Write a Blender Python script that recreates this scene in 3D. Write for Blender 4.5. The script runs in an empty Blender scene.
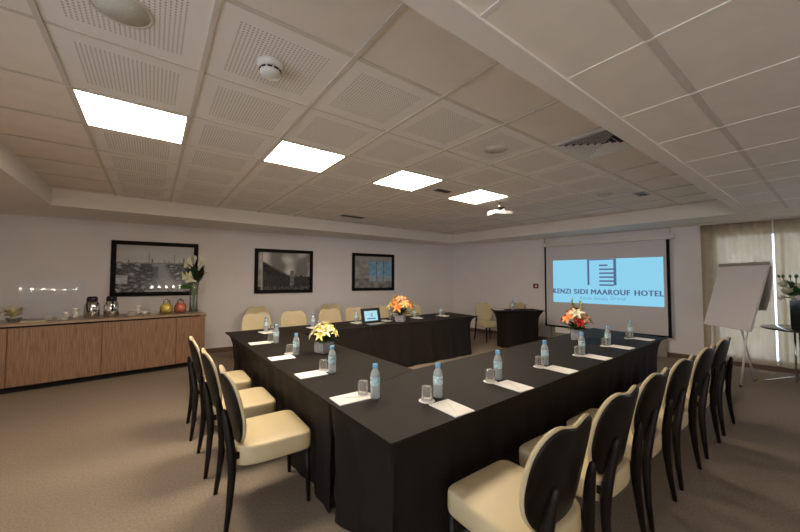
import bpy, math, random
from mathutils import Matrix, Vector, noise
random.seed(7)
PI = math.pi
sc = bpy.context.scene
C = bpy.data.collections.new('room'); sc.collection.children.link(C)

# ------------------------------------------------------------------ materials
def new_mat(name):
    m = bpy.data.materials.new(name); m.use_nodes = True
    nt = m.node_tree; nt.nodes.clear()
    out = nt.nodes.new('ShaderNodeOutputMaterial')
    return m, nt, out
def L(nt, a, b): nt.links.new(a, b)
def pbr(name, col, rough=.5, metal=0, var=.08, nscale=8, bump=0, bscale=200, trans=0, sheen=0, stretch=(1, 1, 1), spec=.5, coat=0, ior=1.45):
    m, nt, out = new_mat(name)
    b = nt.nodes.new('ShaderNodeBsdfPrincipled'); L(nt, b.outputs[0], out.inputs[0])
    b.inputs['Roughness'].default_value = rough; b.inputs['Metallic'].default_value = metal
    b.inputs['Transmission Weight'].default_value = trans; b.inputs['Specular IOR Level'].default_value = spec
    b.inputs['Sheen Weight'].default_value = sheen; b.inputs['Coat Weight'].default_value = coat
    b.inputs['IOR'].default_value = ior
    tc = nt.nodes.new('ShaderNodeTexCoord'); mp = nt.nodes.new('ShaderNodeMapping'); mp.inputs['Scale'].default_value = stretch
    L(nt, tc.outputs['Object'], mp.inputs[0])
    n = nt.nodes.new('ShaderNodeTexNoise'); n.inputs['Scale'].default_value = nscale; n.inputs['Detail'].default_value = 4
    L(nt, mp.outputs[0], n.inputs['Vector'])
    r = nt.nodes.new('ShaderNodeValToRGB')
    r.color_ramp.elements[0].position = .3; r.color_ramp.elements[1].position = .7
    r.color_ramp.elements[0].color = [max(0, c * (1 - var)) for c in col] + [1]
    r.color_ramp.elements[1].color = [min(1, c * (1 + var)) for c in col] + [1]
    L(nt, n.outputs[0], r.inputs[0]); L(nt, r.outputs[0], b.inputs['Base Color'])
    if bump:
        n2 = nt.nodes.new('ShaderNodeTexNoise'); n2.inputs['Scale'].default_value = bscale; n2.inputs['Detail'].default_value = 3
        L(nt, mp.outputs[0], n2.inputs['Vector'])
        bp = nt.nodes.new('ShaderNodeBump'); bp.inputs['Strength'].default_value = bump; bp.inputs['Distance'].default_value = .01
        L(nt, n2.outputs[0], bp.inputs['Height']); L(nt, bp.outputs[0], b.inputs['Normal'])
    return m
def emit(name, col, s):
    m, nt, out = new_mat(name); e = nt.nodes.new('ShaderNodeEmission')
    e.inputs[0].default_value = (*col, 1); e.inputs[1].default_value = s; L(nt, e.outputs[0], out.inputs[0]); return m
def mixglass(name, tint, gloss=.12, body=None, bodyw=.0):
    m, nt, out = new_mat(name)
    t = nt.nodes.new('ShaderNodeBsdfTransparent'); t.inputs[0].default_value = (*tint, 1)
    g = nt.nodes.new('ShaderNodeBsdfGlossy'); g.inputs['Roughness'].default_value = .03
    lw = nt.nodes.new('ShaderNodeLayerWeight'); lw.inputs[0].default_value = gloss
    mx = nt.nodes.new('ShaderNodeMixShader'); L(nt, lw.outputs['Fresnel'], mx.inputs[0]); L(nt, t.outputs[0], mx.inputs[1]); L(nt, g.outputs[0], mx.inputs[2])
    last = mx
    if body:
        d = nt.nodes.new('ShaderNodeBsdfTranslucent'); d.inputs[0].default_value = (*body, 1)
        d2 = nt.nodes.new('ShaderNodeBsdfDiffuse'); d2.inputs[0].default_value = (*body, 1)
        a = nt.nodes.new('ShaderNodeMixShader'); a.inputs[0].default_value = .5; L(nt, d.outputs[0], a.inputs[1]); L(nt, d2.outputs[0], a.inputs[2])
        m2 = nt.nodes.new('ShaderNodeMixShader'); m2.inputs[0].default_value = bodyw; L(nt, mx.outputs[0], m2.inputs[1]); L(nt, a.outputs[0], m2.inputs[2]); last = m2
    L(nt, last.outputs[0], out.inputs[0]); return m

M = {}
M['wall'] = pbr('wall_paint', (.84, .80, .81), .85, var=.02, nscale=2, bump=.08, bscale=300)
M['soffit'] = pbr('soffit_paint', (.84, .79, .74), .85, var=.02, nscale=2)
M['tile'] = pbr('plain_ceiling_tile', (.86, .79, .72), .9, var=.03, nscale=5)
M['rail'] = pbr('ceiling_rail', (.66, .60, .54), .6, var=.03)
M['carpet'] = pbr('carpet', (.275, .22, .17), .95, var=.14, nscale=60, bump=.5, bscale=500, spec=.1)
M['base'] = pbr('baseboard_wood', (.15, .085, .055), .5, var=.2, nscale=4, stretch=(1, 1, 8))
M['cloth'] = pbr('black_cloth', (.0155, .0125, .0105), .6, var=.15, nscale=40, bump=.15, bscale=700, spec=.16)
M['cream'] = pbr('cream_leather', (.61, .505, .31), .42, var=.03, nscale=6, bump=.04, bscale=250)
M['darkwood'] = pbr('dark_stained_wood', (.009, .006, .005), .4, var=.4, nscale=6, stretch=(8, 8, 1), spec=.25)
M['wood'] = pbr('walnut_veneer', (.27, .155, .095), .42, var=.33, nscale=9, stretch=(9, 9, .5))
M['woodtop'] = pbr('walnut_top', (.34, .24, .17), .3, var=.25, nscale=9, stretch=(.6, 9, 9))
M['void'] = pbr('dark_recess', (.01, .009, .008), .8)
M['black'] = pbr('black_frame', (.006, .0055, .006), .6, var=.2, spec=.15)
M['blackplastic'] = pbr('black_plastic', (.015, .015, .016), .35, var=.2)
M['chrome'] = pbr('polished_steel', (.75, .74, .72), .16, metal=1, var=.04)
M['white'] = pbr('white_plastic', (.72, .70, .67), .45, var=.02)
M['paper'] = pbr('white_paper', (.92, .90, .87), .8, var=.02)
M['ink'] = pbr('grey_ink', (.25, .25, .27), .7)
M['china'] = pbr('white_china', (.80, .78, .74), .2, var=.02)
M['cap'] = pbr('blue_cap', (.22, .50, .82), .4)
M['label'] = pbr('bottle_label', (.50, .68, .90), .5, var=.5, nscale=60)
M['bottle'] = mixglass('bottle_plastic', (.95, .98, 1), .5, (.88, .95, 1), .40)
M['glass'] = mixglass('clear_glass', (.98, .98, .98), .3, (.95, .93, .88), .13)
M['pane'] = mixglass('window_glass', (.96, .98, 1), .15)
M['pane'].node_tree.nodes['Glossy BSDF'].inputs['Roughness'].default_value = .025
M['screen'] = pbr('projection_fabric', (.68, .66, .69), .9, var=.01)
M['leaf'] = pbr('green_leaf', (.05, .13, .025), .5, var=.4, nscale=20)
M['darkleaf'] = pbr('dark_green_leaf', (.02, .045, .012), .5, var=.4, nscale=20)
M['leaf2'] = pbr('yellow_green_leaf', (.28, .33, .06), .5, var=.3, nscale=20)
M['stem'] = pbr('green_stem', (.06, .15, .04), .5, var=.3)
M['orange'] = pbr('orange_petal', (.85, .30, .08), .5, var=.2, nscale=20)
M['red'] = pbr('red_petal', (.55, .03, .02), .5, var=.3, nscale=20)
M['peach'] = pbr('peach_petal', (.85, .50, .28), .5, var=.15, nscale=20)
M['yellow'] = pbr('yellow_petal', (.88, .72, .22), .5, var=.15, nscale=20)
M['ivory'] = pbr('ivory_petal', (.85, .82, .62), .5, var=.08, nscale=20)
M['yjuice'] = pbr('yellow_juice', (.95, .66, .04), .25, var=.15, nscale=15)
M['rjuice'] = pbr('orange_red_juice', (1, .16, .05), .25, var=.3, nscale=25)
M['gold'] = pbr('gold_foil', (.95, .80, .48), .3, metal=.45, var=.2, nscale=30)
M['greybox'] = pbr('grey_beige_box', (.30, .275, .235), .5)
M['alarm'] = pbr('alarm_red', (.20, .02, .02), .4)
M['light'] = emit('luminous_panel', (1, .85, .66), 35.0)
M['slide'] = emit('slide_cyan', (.27, .64, .85), 1.0)
M['slideink'] = emit('slide_letters', (.10, .15, .27), 1.0)
M['slideink2'] = emit('slide_small_letters', (.14, .32, .52), 1.0)
M['lapscreen'] = emit('laptop_display', (.45, .75, .85), 1.0)
M['bulb'] = emit('bulb', (1, .9, .7), 150)
M['darkglass'] = pbr('smoked_glass', (.015, .017, .015), .08, var=.1)
M['greystone'] = pbr('dark_table_top', (.06, .055, .055), .15)
# perforated tiles: dark hole interiors painted into the colour as dots
GX, GY, TM = -.4844, 1.666, .6985
def perf_mat():
    m, nt, out = new_mat('perforated_ceiling_tile')
    b = nt.nodes.new('ShaderNodeBsdfPrincipled'); L(nt, b.outputs[0], out.inputs[0]); b.inputs['Roughness'].default_value = .85
    tc = nt.nodes.new('ShaderNodeTexCoord'); sp = nt.nodes.new('ShaderNodeSeparateXYZ'); L(nt, tc.outputs['Object'], sp.inputs[0])
    def math_(op, a, bb=None, cc=None):
        n = nt.nodes.new('ShaderNodeMath'); n.operation = op
        for i, v in enumerate((a, bb, cc)):
            if v is None: continue
            if isinstance(v, (int, float)): n.inputs[i].default_value = v
            else: L(nt, v, n.inputs[i])
        return n.outputs[0]
    ins = []; ds = []
    for ax, g in ((0, GX), (1, GY)):
        t = math_('FRACT', math_('DIVIDE', math_('SUBTRACT', sp.outputs[ax], g), TM))
        ins.append(math_('LESS_THAN', math_('ABSOLUTE', math_('SUBTRACT', t, .5)), .352))
        u = math_('SUBTRACT', math_('FRACT', math_('MULTIPLY', math_('SUBTRACT', t, .148), 24 / .704)), .5)
        ds.append(math_('MULTIPLY', u, u))
    hole = math_('LESS_THAN', math_('ADD', ds[0], ds[1]), .05)
    f = math_('MULTIPLY', math_('MULTIPLY', ins[0], ins[1]), hole)
    mx = nt.nodes.new('ShaderNodeMix'); mx.data_type = 'RGBA'; L(nt, f, mx.inputs[0])
    mx.inputs[6].default_value = (.86, .82, .78, 1); mx.inputs[7].default_value = (.30, .26, .235, 1)
    L(nt, mx.outputs[2], b.inputs['Base Color'])
    return m
M['perf'] = perf_mat()
def curtain_mat():
    m, nt, out = new_mat('sheer_curtain')
    tr = nt.nodes.new('ShaderNodeBsdfTranslucent'); tr.inputs[0].default_value = (.52, .43, .31, 1)
    df = nt.nodes.new('ShaderNodeBsdfDiffuse'); df.inputs[0].default_value = (.60, .51, .40, 1)
    tp = nt.nodes.new('ShaderNodeBsdfTransparent'); tp.inputs[0].default_value = (1, .97, .9, 1)
    a = nt.nodes.new('ShaderNodeMixShader'); a.inputs[0].default_value = .5; L(nt, tr.outputs[0], a.inputs[1]); L(nt, df.outputs[0], a.inputs[2])
    b = nt.nodes.new('ShaderNodeMixShader'); L(nt, a.outputs[0], b.inputs[1]); L(nt, tp.outputs[0], b.inputs[2])
    tc = nt.nodes.new('ShaderNodeTexCoord'); n = nt.nodes.new('ShaderNodeTexNoise'); n.inputs['Scale'].default_value = 5; n.inputs['Distortion'].default_value = 1.2
    L(nt, tc.outputs['Object'], n.inputs['Vector'])
    mr = nt.nodes.new('ShaderNodeMapRange'); mr.inputs['To Min'].default_value = .12; mr.inputs['To Max'].default_value = .30
    L(nt, n.outputs[0], mr.inputs[0]); L(nt, mr.outputs[0], b.inputs[0]); L(nt, b.outputs[0], out.inputs[0]); return m
M['curtain'] = curtain_mat()
def vcol_mat(name, rough=.25):
    m, nt, out = new_mat(name); b = nt.nodes.new('ShaderNodeBsdfPrincipled'); b.inputs['Roughness'].default_value = rough
    a = nt.nodes.new('ShaderNodeAttribute'); a.attribute_name = 'print'; L(nt, a.outputs['Color'], b.inputs['Base Color'])
    b.inputs['Coat Weight'].default_value = .5; b.inputs['Coat Roughness'].default_value = .02; b.inputs['Specular IOR Level'].default_value = .1
    L(nt, b.outputs[0], out.inputs[0]); return m
M['print'] = vcol_mat('photo_print')

# ------------------------------------------------------------------ mesh helpers
class MB:
    def __init__(s): s.v = []; s.f = []; s.mi = []; s.sm = []
    def add(s, vs, fs, mi=0, smooth=True, mx=None):
        o = len(s.v)
        for p in vs:
            p = Vector(p); s.v.append(tuple(mx @ p) if mx else tuple(p))
        for f in fs: s.f.append([i + o for i in f]); s.mi.append(mi); s.sm.append(smooth)
        return s
    def box(s, c, d, mi=0, mx=None):
        x, y, z = c; a, b, h = d[0] / 2, d[1] / 2, d[2] / 2
        vs = [(x + i * a, y + j * b, z + k * h) for i in (-1, 1) for j in (-1, 1) for k in (-1, 1)]
        return s.add(vs, [(0, 1, 3, 2), (4, 6, 7, 5), (0, 4, 5, 1), (2, 3, 7, 6), (0, 2, 6, 4), (1, 5, 7, 3)], mi, False, mx)
    def loft(s, rings, cap0=True, cap1=True, mi=0, smooth=True, closed=True, mx=None):
        n = len(rings[0]); vs = [p for r in rings for p in r]; fs = []
        for k in range(len(rings) - 1):
            for i in range(n if closed else n - 1):
                j = (i + 1) % n; fs.append((k * n + i, k * n + j, (k + 1) * n + j, (k + 1) * n + i))
        if cap0: fs.append(tuple(reversed(range(n))))
        if cap1: fs.append(tuple(range((len(rings) - 1) * n, len(rings) * n)))
        return s.add(vs, fs, mi, smooth, mx)
    def lathe(s, prof, loc=(0, 0, 0), seg=20, mi=0, cap0=True, cap1=True, mx=None, sx=1, sy=1):
        rings = [[(loc[0] + r * sx * math.cos(2 * PI * i / seg), loc[1] + r * sy * math.sin(2 * PI * i / seg), loc[2] + z) for i in range(seg)] for r, z in prof]
        return s.loft(rings, cap0, cap1, mi, True, True, mx)
    def tube(s, pts, rad, seg=8, mi=0, mx=None, sx=1):
        pts = [Vector(p) for p in pts]; rad = rad if isinstance(rad, (list, tuple)) else [rad] * len(pts); rings = []
        for i, p in enumerate(pts):
            t = (pts[min(i + 1, len(pts) - 1)] - pts[max(i - 1, 0)]).normalized()
            a = Vector((1, 0, 0)) if abs(t.x) < .9 else Vector((0, 1, 0))
            u = (a - t * a.dot(t)).normalized(); w = t.cross(u)
            rings.append([tuple(p + (u * math.cos(2 * PI * k / seg) * sx + w * math.sin(2 * PI * k / seg)) * rad[i]) for k in range(seg)])
        return s.loft(rings, True, True, mi, True, True, mx)
    def prism(s, poly, z0, z1, mi=0):
        n = len(poly)
        area = sum(poly[i][0] * poly[(i + 1) % n][1] - poly[(i + 1) % n][0] * poly[i][1] for i in range(n))
        if area < 0: poly = poly[::-1]
        return s.loft([[(x, y, z0) for x, y in poly], [(x, y, z1) for x, y in poly]], True, True, mi, False)
    def build(s, name, mats, parent=None, bevel=0, loc=None, kind=None, subsurf=0):
        me = bpy.data.meshes.new(name); me.from_pydata(s.v, [], s.f)
        if not isinstance(mats, (list, tuple)): mats = [mats]
        for m in mats: me.materials.append(M[m] if isinstance(m, str) else m)
        me.polygons.foreach_set('material_index', s.mi); me.polygons.foreach_set('use_smooth', s.sm); me.update()
        o = bpy.data.objects.new(name, me); C.objects.link(o)
        if parent: o.parent = parent
        if loc: o.location = loc
        if bevel:
            b = o.modifiers.new('bevel', 'BEVEL'); b.width = bevel; b.segments = 2; b.limit_method = 'ANGLE'
        if subsurf:
            b = o.modifiers.new('sub', 'SUBSURF'); b.levels = b.render_levels = subsurf
        if kind: o['kind'] = kind
        return o
def empty(name, loc, rz=0, label=None, cat=None, group=None):
    o = bpy.data.objects.new(name, None); C.objects.link(o); o.location = loc; o.rotation_euler = (0, 0, rz); o.empty_display_size = .1
    return tag(o, label, cat, group)
def tag(o, label=None, cat=None, group=None, kind=None):
    if label: o['label'] = label
    if cat: o['category'] = cat
    if group: o['group'] = group
    if kind: o['kind'] = kind
    return o
def kids(o): return [c for c in list(C.objects) if c.parent == o]
def copy_tree(o, parent=None):
    c = o.copy(); C.objects.link(c); c.parent = parent
    for ch in kids(o): copy_tree(ch, c)
    return c
def place(proto, first, loc, rz, label, group=None, cat=None):
    o = proto if first else copy_tree(proto)
    o.location = loc; o.rotation_euler = (0, 0, rz); o['label'] = label
    if group: o['group'] = group
    return o
def structure(name, mb, mat, **k): return mb.build(name, mat, kind='structure', **k)

# ------------------------------------------------------------------ room shell
PWA, PWB = 8.055, -.084           # picture wall: y = PWA + PWB x
SWA, SWB = 8.684, -.142           # screen wall:  x = SWA + SWB y
ZS, ZT = 2.597, 2.84              # soffit and tray heights
XL, YB = -2.9, -3.0
pw = lambda x: PWA + PWB * x
sw = lambda y: SWA + SWB * y
cx = (SWA + SWB * PWA) / (1 - SWB * PWB); cy = pw(cx)
structure('floor', MB().prism([(XL - .15, YB - .15), (sw(YB) + .2, YB - .15), (cx + .3, cy + .3), (XL - .15, pw(XL) + .3)], -.1, 0), 'carpet')
structure('wall_picture', MB().prism([(XL, pw(XL)), (cx + .2, pw(cx + .2)), (cx + .2, pw(cx + .2) + .15), (XL, pw(XL) + .15)], 0, 3.0), 'wall')
structure('wall_back', MB().prism([(XL - .15, YB), (sw(YB) + .2, YB), (sw(YB) + .2, YB - .15), (XL - .15, YB - .15)], 0, 3.0), 'wall')
LY0, LY1, LZ0, LZ1 = -2.5, 1.9, .35, 2.45     # unseen daylight window added in the left wall for cool fill, beside the camera
wb = MB()
for y0, y1, z0, z1 in ((YB - .15, LY0, 0, 3.0), (LY1, pw(XL) + .15, 0, 3.0), (LY0, LY1, 0, LZ0), (LY0, LY1, LZ1, 3.0)):
    wb.box((XL - .075, (y0 + y1) / 2, (z0 + z1) / 2), (.15, y1 - y0, z1 - z0))
structure('wall_left', wb, 'wall')
wb = MB()
for k in range(5): wb.box((XL - .09, LY0 + .03 + (LY1 - LY0 - .06) * k / 4, (LZ0 + LZ1) / 2), (.05, .06, LZ1 - LZ0))
for z in (LZ0 + .03, LZ1 - .03): wb.box((XL - .09, (LY0 + LY1) / 2, z), (.05, LY1 - LY0, .06))
wb = structure('window_unseen', wb, 'white')
MB().box((XL - .09, (LY0 + LY1) / 2, (LZ0 + LZ1) / 2), (.006, LY1 - LY0 - .1, LZ1 - LZ0 - .1)).build('pane', 'pane', wb)
WY1, WY0, WZ0, WZ1 = 1.50, -2.0, .10, 2.42   # window opening
def swq(y0, y1, z0, z1, mb, o0=0, o1=.18): return mb.prism([(sw(y0) + o0, y0), (sw(y1) + o0, y1), (sw(y1) + o1, y1), (sw(y0) + o1, y0)], z0, z1)
w = MB(); swq(cy, WY1, 0, 3.0, w); swq(WY1, WY0, WZ1, 3.0, w); swq(WY1, WY0, 0, WZ0, w); swq(WY0, YB, 0, 3.0, w)
structure('wall_screen', w, 'wall')
# skirting boards
structure('baseboard_picture', MB().prism([(XL, pw(XL)), (cx, pw(cx)), (cx, pw(cx) - .015), (XL, pw(XL) - .015)], 0, .095), 'base')
bb = MB(); swq(cy, WY0 - 1, 0, .095, bb, -.015, 0); structure('baseboard_screen', bb, 'base')
# ceiling: slab, tray field of perforated tiles, plain border, lower bulkhead around it
hl = GX - TM; hn = GY - TM        # left and near edge of the tray opening
hf = 6.77
hr = lambda y: 7.42 - .07 * y
structure('ceiling', MB().prism([(XL - .15, YB - .15), (sw(YB) + .2, YB - .15), (cx + .3, cy + .3), (XL - .15, pw(XL) + .3)], ZT + .005, 3.05), 'tile')
NP = 9
structure('ceiling', MB().prism([(GX, GY), (GX + NP * TM, GY), (GX + NP * TM, hf), (GX, hf)], ZT, ZT + .006), 'perf')
sf = MB()
sf.prism([(XL - .1, hn - .5), (hl, hn - .5), (hl, hf + .3), (XL - .1, hf + .3)], ZS, ZT + .02)
sf.prism([(XL - .1, hf), (cx + .2, hf), (cx + .2, pw(cx + .2) + .1), (XL - .1, pw(XL) + .1)], ZS - .0005, ZT + .02)
sf.prism([(hr(hf), hf), (hr(-3), -3.1), (sw(-3.1) + .1, -3.1), (sw(hf) + .1, hf)], ZS + .0005, ZT + .02)
structure('ceiling', sf, 'soffit')
structure('ceiling', MB().prism([(XL - .1, YB - .1), (hr(YB), YB - .1), (hr(.847), .847), (XL - .1, .847)], ZS + .012, ZT + .02), 'tile')
structure('trim_1', MB().prism([(hl - .02, .847), (hr(.847) - .01, .847), (hr(hn) + .01, hn), (hl - .02, hn)], ZS - .004, ZT + .02), 'soffit')
r = MB()
def railx(y, x0, x1, z, wd=.026, h=.008): r.box(((x0 + x1) / 2, y, z - h / 2), (x1 - x0, wd, h))
def raily(x, y0, y1, z, wd=.026, h=.008): r.box((x, (y0 + y1) / 2, z - h / 2), (wd, y1 - y0, h))
for j in range(0, 8): railx(GY + j * TM, hl, hr(GY + j * TM), ZT, .018 if j else .03, .004)
for i in range(0, 12): raily(GX + i * TM, hn, hf if GX + i * TM < 6.9 else 3.2, ZT)
structure('trim_2', r, 'rail')
r = MB()
railx(.850, hl, 7.34, ZS + .004, .012, .010)
for k in range(-6, 10):
    x = 1.033 + k * TM
    if x < 7.3: raily(x, YB, .847, ZS + .012, .018, .005)
structure('trim_3', r, 'soffit')
r = MB()
for y in (.485, -.22, -.92, -1.62, -2.3): railx(y, XL, 7.36, ZS + .011, .034, .002)
structure('trim_6', r, 'rail')

# ceiling light panels
def light_panel(i, j, label, z=ZT):
    x0, y0 = GX + i * TM, GY + j * TM; t = empty('ceiling_light', (x0 + TM / 2, y0 + TM / 2, z), 0, label, 'ceiling light', 'square ceiling light panels')
    f = MB(); h = TM / 2 - .012
    for s in (-1, 1): f.box((s * h, 0, -.006), (.03, 2 * h + .03, .012)); f.box((0, s * h, -.006), (2 * h - .03, .03, .012))
    f.build('frame', 'rail', t)
    MB().box((0, 0, -.004), (2 * h - .028, 2 * h - .028, .006)).build('diffuser', 'light', t)
light_panel(0, 2, 'large bright square ceiling light at left, the largest of the row of four')
light_panel(2, 2, 'bright square ceiling light below the smoke detector, second of the row from the left')
light_panel(4, 2, 'bright square ceiling light, third of the row from the left')
light_panel(6, 2, 'bright square ceiling light just above the ceiling projector, smallest of the row')
# speakers, detector, vents
def disc(loc, rr, label, name='ceiling_speaker', cat='speaker'):
    t = empty(name, loc, 0, label, cat)
    MB().lathe([(rr, 0), (rr, -.006), (rr * .93, -.009), (rr * .9, -.005)], seg=32, cap0=False).build('rim', 'rail', t)
    MB().lathe([(rr * .9, -.004), (rr * .9, -.0055), (.001, -.006)], seg=32).build('grille', 'greygrille', t)
M['greygrille'] = pbr('grille_cloth', (.62, .62, .56), .7, var=.1, nscale=120)
disc((-.15, 2.03, ZT), .125, 'large round grey-green ceiling speaker in perforated tile, top left')
disc((2.70, 2.04, ZT), .115, 'round ceiling speaker left of the square air vent')
disc((5.45, 2.15, ZT), .11, 'small faint round ceiling speaker beyond the square air vent')
t = empty('smoke_detector', (.535, 2.02, ZT), 0, 'round white smoke detector on perforated ceiling tile', 'smoke detector')
MB().lathe([(.072, 0), (.076, -.02), (.066, -.034)], seg=28).build('base', 'white', t)
MB().lathe([(.056, -.034), (.060, -.062), (.050, -.080), (.001, -.088)], seg=28).build('sensor_head', 'white', t)
sl = MB()
for k in range(10):
    a = 2 * PI * k / 10; sl.box((.058, 0, -.050), (.008, .026, .009), mx=Matrix.Rotation(a, 4, 'Z'))
sl.build('slot', 'void', t)
t = empty('air_vent', (GX + 5.5 * TM, GY - .5 * TM, ZT), 0, 'square four-way ceiling air vent with dark louvres beside the bulkhead', 'air vent')
f = MB(); h = .30
for s in (-1, 1): f.box((s * (h + .015), 0, -.008), (.045, 2 * h + .075, .016)); f.box((0, s * (h + .015), -.008), (2 * h, .045, .016))
f.build('frame', 'white', t)
MB().box((0, 0, -.002), (2 * h, 2 * h, .004)).build('backing', 'void', t)
for q in range(4):
    b = MB()
    for k in range(1, 7):
        d = k * h / 6.6; rot = Matrix.Rotation(q * PI / 2, 4, 'Z') @ Matrix.Translation((0, -d, -.012)) @ Matrix.Rotation(.75, 4, 'X')
        b.box((0, 0, 0), (2 * d - .01, .042, .003), mx=rot)
    b.build('louvre', 'rail' if q in (0, 3) else 'white', t)
def slotvent(loc, w_, d_, rz, label):
    t = empty('slot_vent', loc, rz, label, 'air vent')
    f = MB(); f.box((0, d_ / 2, -.005), (w_, .02, .01)); f.box((0, -d_ / 2, -.005), (w_, .02, .01))
    f.box((w_ / 2, 0, -.005), (.02, d_, .01)); f.box((-w_ / 2, 0, -.005), (.02, d_, .01)); f.build('frame', 'rail', t)
    MB().box((0, 0, -.002), (w_, d_, .004)).build('backing', 'void', t)
    s_ = MB()
    for k in range(5): s_.box((0, -d_ / 2 + (k + .7) * d_ / 5.4, -.006), (w_ * .96, .014, .004))
    s_.build('louvre', 'blackplastic', t)
slotvent((3.28, 6.05, ZT), .55, .2, 0, 'dark slot air vent in ceiling near the picture wall, above the middle picture')
slotvent((3.36, 3.47, ZT), .3, .14, 0, 'small dark slot vent between the third and fourth ceiling lights')
slotvent((5.85, 1.80, ZT), .3, .14, 0, 'small slot vent in ceiling above the screen, near the bulkhead')
MB().lathe([(.035, 0), (.035, -.006), (.012, -.01), (.012, -.03), (.025, -.034), (.001, -.036)], seg=16).build('sprinkler', 'white', loc=(5.2, 5.35, ZT))
tag(bpy.data.objects['sprinkler'], 'small white ceiling sprinkler head near the far corner of the room', 'sprinkler')

# window, frames, curtains
wt = math.atan2(-1, -SWB)   # local x along the wall towards the window, local y into the wall
fr = MB(); e = lambda y: Vector((sw(y) + .09, y, 0))
def wbar(y0, y1, z0, z1, mb, th=.05):
    mb.prism([(sw(y0) + .07, y0), (sw(y1) + .07, y1), (sw(y1) + .07 + th, y1), (sw(y0) + .07 + th, y0)], z0, z1)
for (a, b) in ((WY1, WY1 - .05), (.66, .62), (-.1, -.14), (-.8, -.86), (WY0 + .06, WY0)): wbar(a, b, WZ0, WZ1, fr)
wbar(WY1, WY0, WZ0, WZ0 + .06, fr); wbar(WY1, WY0, WZ1 - .06, WZ1, fr)
wn = structure('window_1', fr, 'white')
gp = MB(); gp.prism([(sw(WY1) + .09, WY1), (sw(WY0) + .09, WY0), (sw(WY0) + .096, WY0), (sw(WY1) + .096, WY1)], WZ0 + .05, WZ1 - .05)
gp.build('pane', 'pane', wn)
def curtain(y0, y1, off, label, nf, z0=.10, gather=.02):
    mb = MB(); n = 220; rings = []
    for z in [z0 + (ZS - .02 - z0) * k / 14 for k in range(15)]:
        row = []
        for i in range(n + 1):
            s = i / n; y = y0 + (y1 - y0) * s
            a = gather * math.sin(2 * PI * nf * s + .6 * math.sin(7 * s) + .1 * math.sin(3 * z)) * (1 + .3 * math.sin(17 * s)) + .006 * math.sin(40 * s + 2 * z)
            row.append((sw(y) - off + a, y, z))
        rings.append(row)
    mb.loft(rings, False, False, closed=False)
    o = mb.build('curtain', 'curtain'); m = o.modifiers.new('s', 'SOLIDIFY'); m.thickness = .0015
    return tag(o, label, 'curtain', 'sheer beige curtains')
curtain(1.63, .738, .13, 'sheer beige curtain behind the flip chart, left of the bright seam', 6, gather=.009)
curtain(.715, -.9, .13, 'sheer beige curtain behind the round table with the vase', 10, gather=.011)
structure('trim_4', MB().prism([(sw(1.66) - .24, 1.66), (sw(-2.2) - .24, -2.2), (sw(-2.2) - .10, -2.2), (sw(1.66) - .10, 1.66)], ZS - .022, ZS), 'rail')
structure('trim_5', MB().prism([(sw(1.63) - .05, 1.645), (sw(1.63) - .23, 1.645), (sw(1.63) - .23, 1.63), (sw(1.63) - .05, 1.63)], .0, .001), 'base')

# ------------------------------------------------------------------ pictures on the wall
PA = math.atan(PWB)
def picture(x0, x1, z0, z1, paint, label, bw=.075):
    xm = (x0 + x1) / 2; ca = math.cos(PA); wd = (x1 - x0) / ca; ht = z1 - z0
    t = empty('framed_picture', (xm, pw(xm) - .004, (z0 + z1) / 2), PA, label, 'picture', 'framed photographs on the wall')
    f = MB()
    W2, H2 = wd / 2, ht / 2
    for sx in (-1, 1): f.box((sx * (W2 - bw / 2), -.02, 0), (bw, .04, ht))
    for sz in (-1, 1): f.box((0, -.02, sz * (H2 - bw / 2)), (wd - 2 * bw, .04, bw))
    f.build('frame', 'black', t, bevel=.004)
    NX, NY = 110, 80; a, b = W2 - bw + .002, H2 - bw + .002
    vs = [(-a + 2 * a * i / NX, -.016, -b + 2 * b * j / NY) for j in range(NY + 1) for i in range(NX + 1)]
    fs = [(j * (NX + 1) + i, j * (NX + 1) + i + 1, (j + 1) * (NX + 1) + i + 1, (j + 1) * (NX + 1) + i) for j in range(NY) for i in range(NX)]
    n = len(vs); vs += [(x, -.006, z) for x, y, z in (vs[0], vs[NX], vs[-1], vs[-1 - NX])]
    fs += [(n, n + 3, n + 2, n + 1)]
    o = MB().add(vs, fs, 0, False).build('photo_print', 'print', t)
    ca_ = o.data.color_attributes.new('print', 'FLOAT_COLOR', 'POINT')
    for k in range(n):
        i, j = k % (NX + 1), k // (NX + 1); c = paint(i / NX, j / NY); ca_.data[k].color = (*c, 1)
    for k in range(n, n + 4): ca_.data[k].color = (.1, .1, .1, 1)
nz = lambda u, v, s, k=0: noise.noise(Vector((u * s, v * s, k)))
def clamp(x): return max(0, min(1, x))
def harbour(u, v):
    sky = .50 + .10 * (1 - v) + .06 * nz(u, v * 3, 3)
    if v > .60:
        g = sky
        for mx_, top in ((.40, .84), (.44, .72), (.73, .82), (.60, .70), (.15, .68), (.86, .75), (.66, .67), (.80, .68)):
            if abs(u - mx_) < .006 and v < top: g = .10
        if v < .635 + .03 * nz(u, 0, 14): g = .24
        return (g, g, g * 1.02)
    pc = .60 + .5 * (v - .3) * -.5; pwd = .10 + .14 * (.6 - v)
    a = abs(u - pc) / pwd
    g = .05 + .80 * max(0, nz(u * .9, v * 1.5, 15) - .06) + .40 * max(0, nz(u, v * 1.6, 40, 5) - .12)
    if a < 1: g = g * a ** 3 + (1 - a ** 3) * (.30 + .08 * nz(u, v * 4, 20))
    if .28 < u < .52 and .12 < v < .56: g *= .45
    if u < .14 and .18 < v < .36: g = .50 + .25 * nz(u, v, 20)
    return (clamp(g * .94), clamp(g), clamp(g * 1.12))
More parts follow.
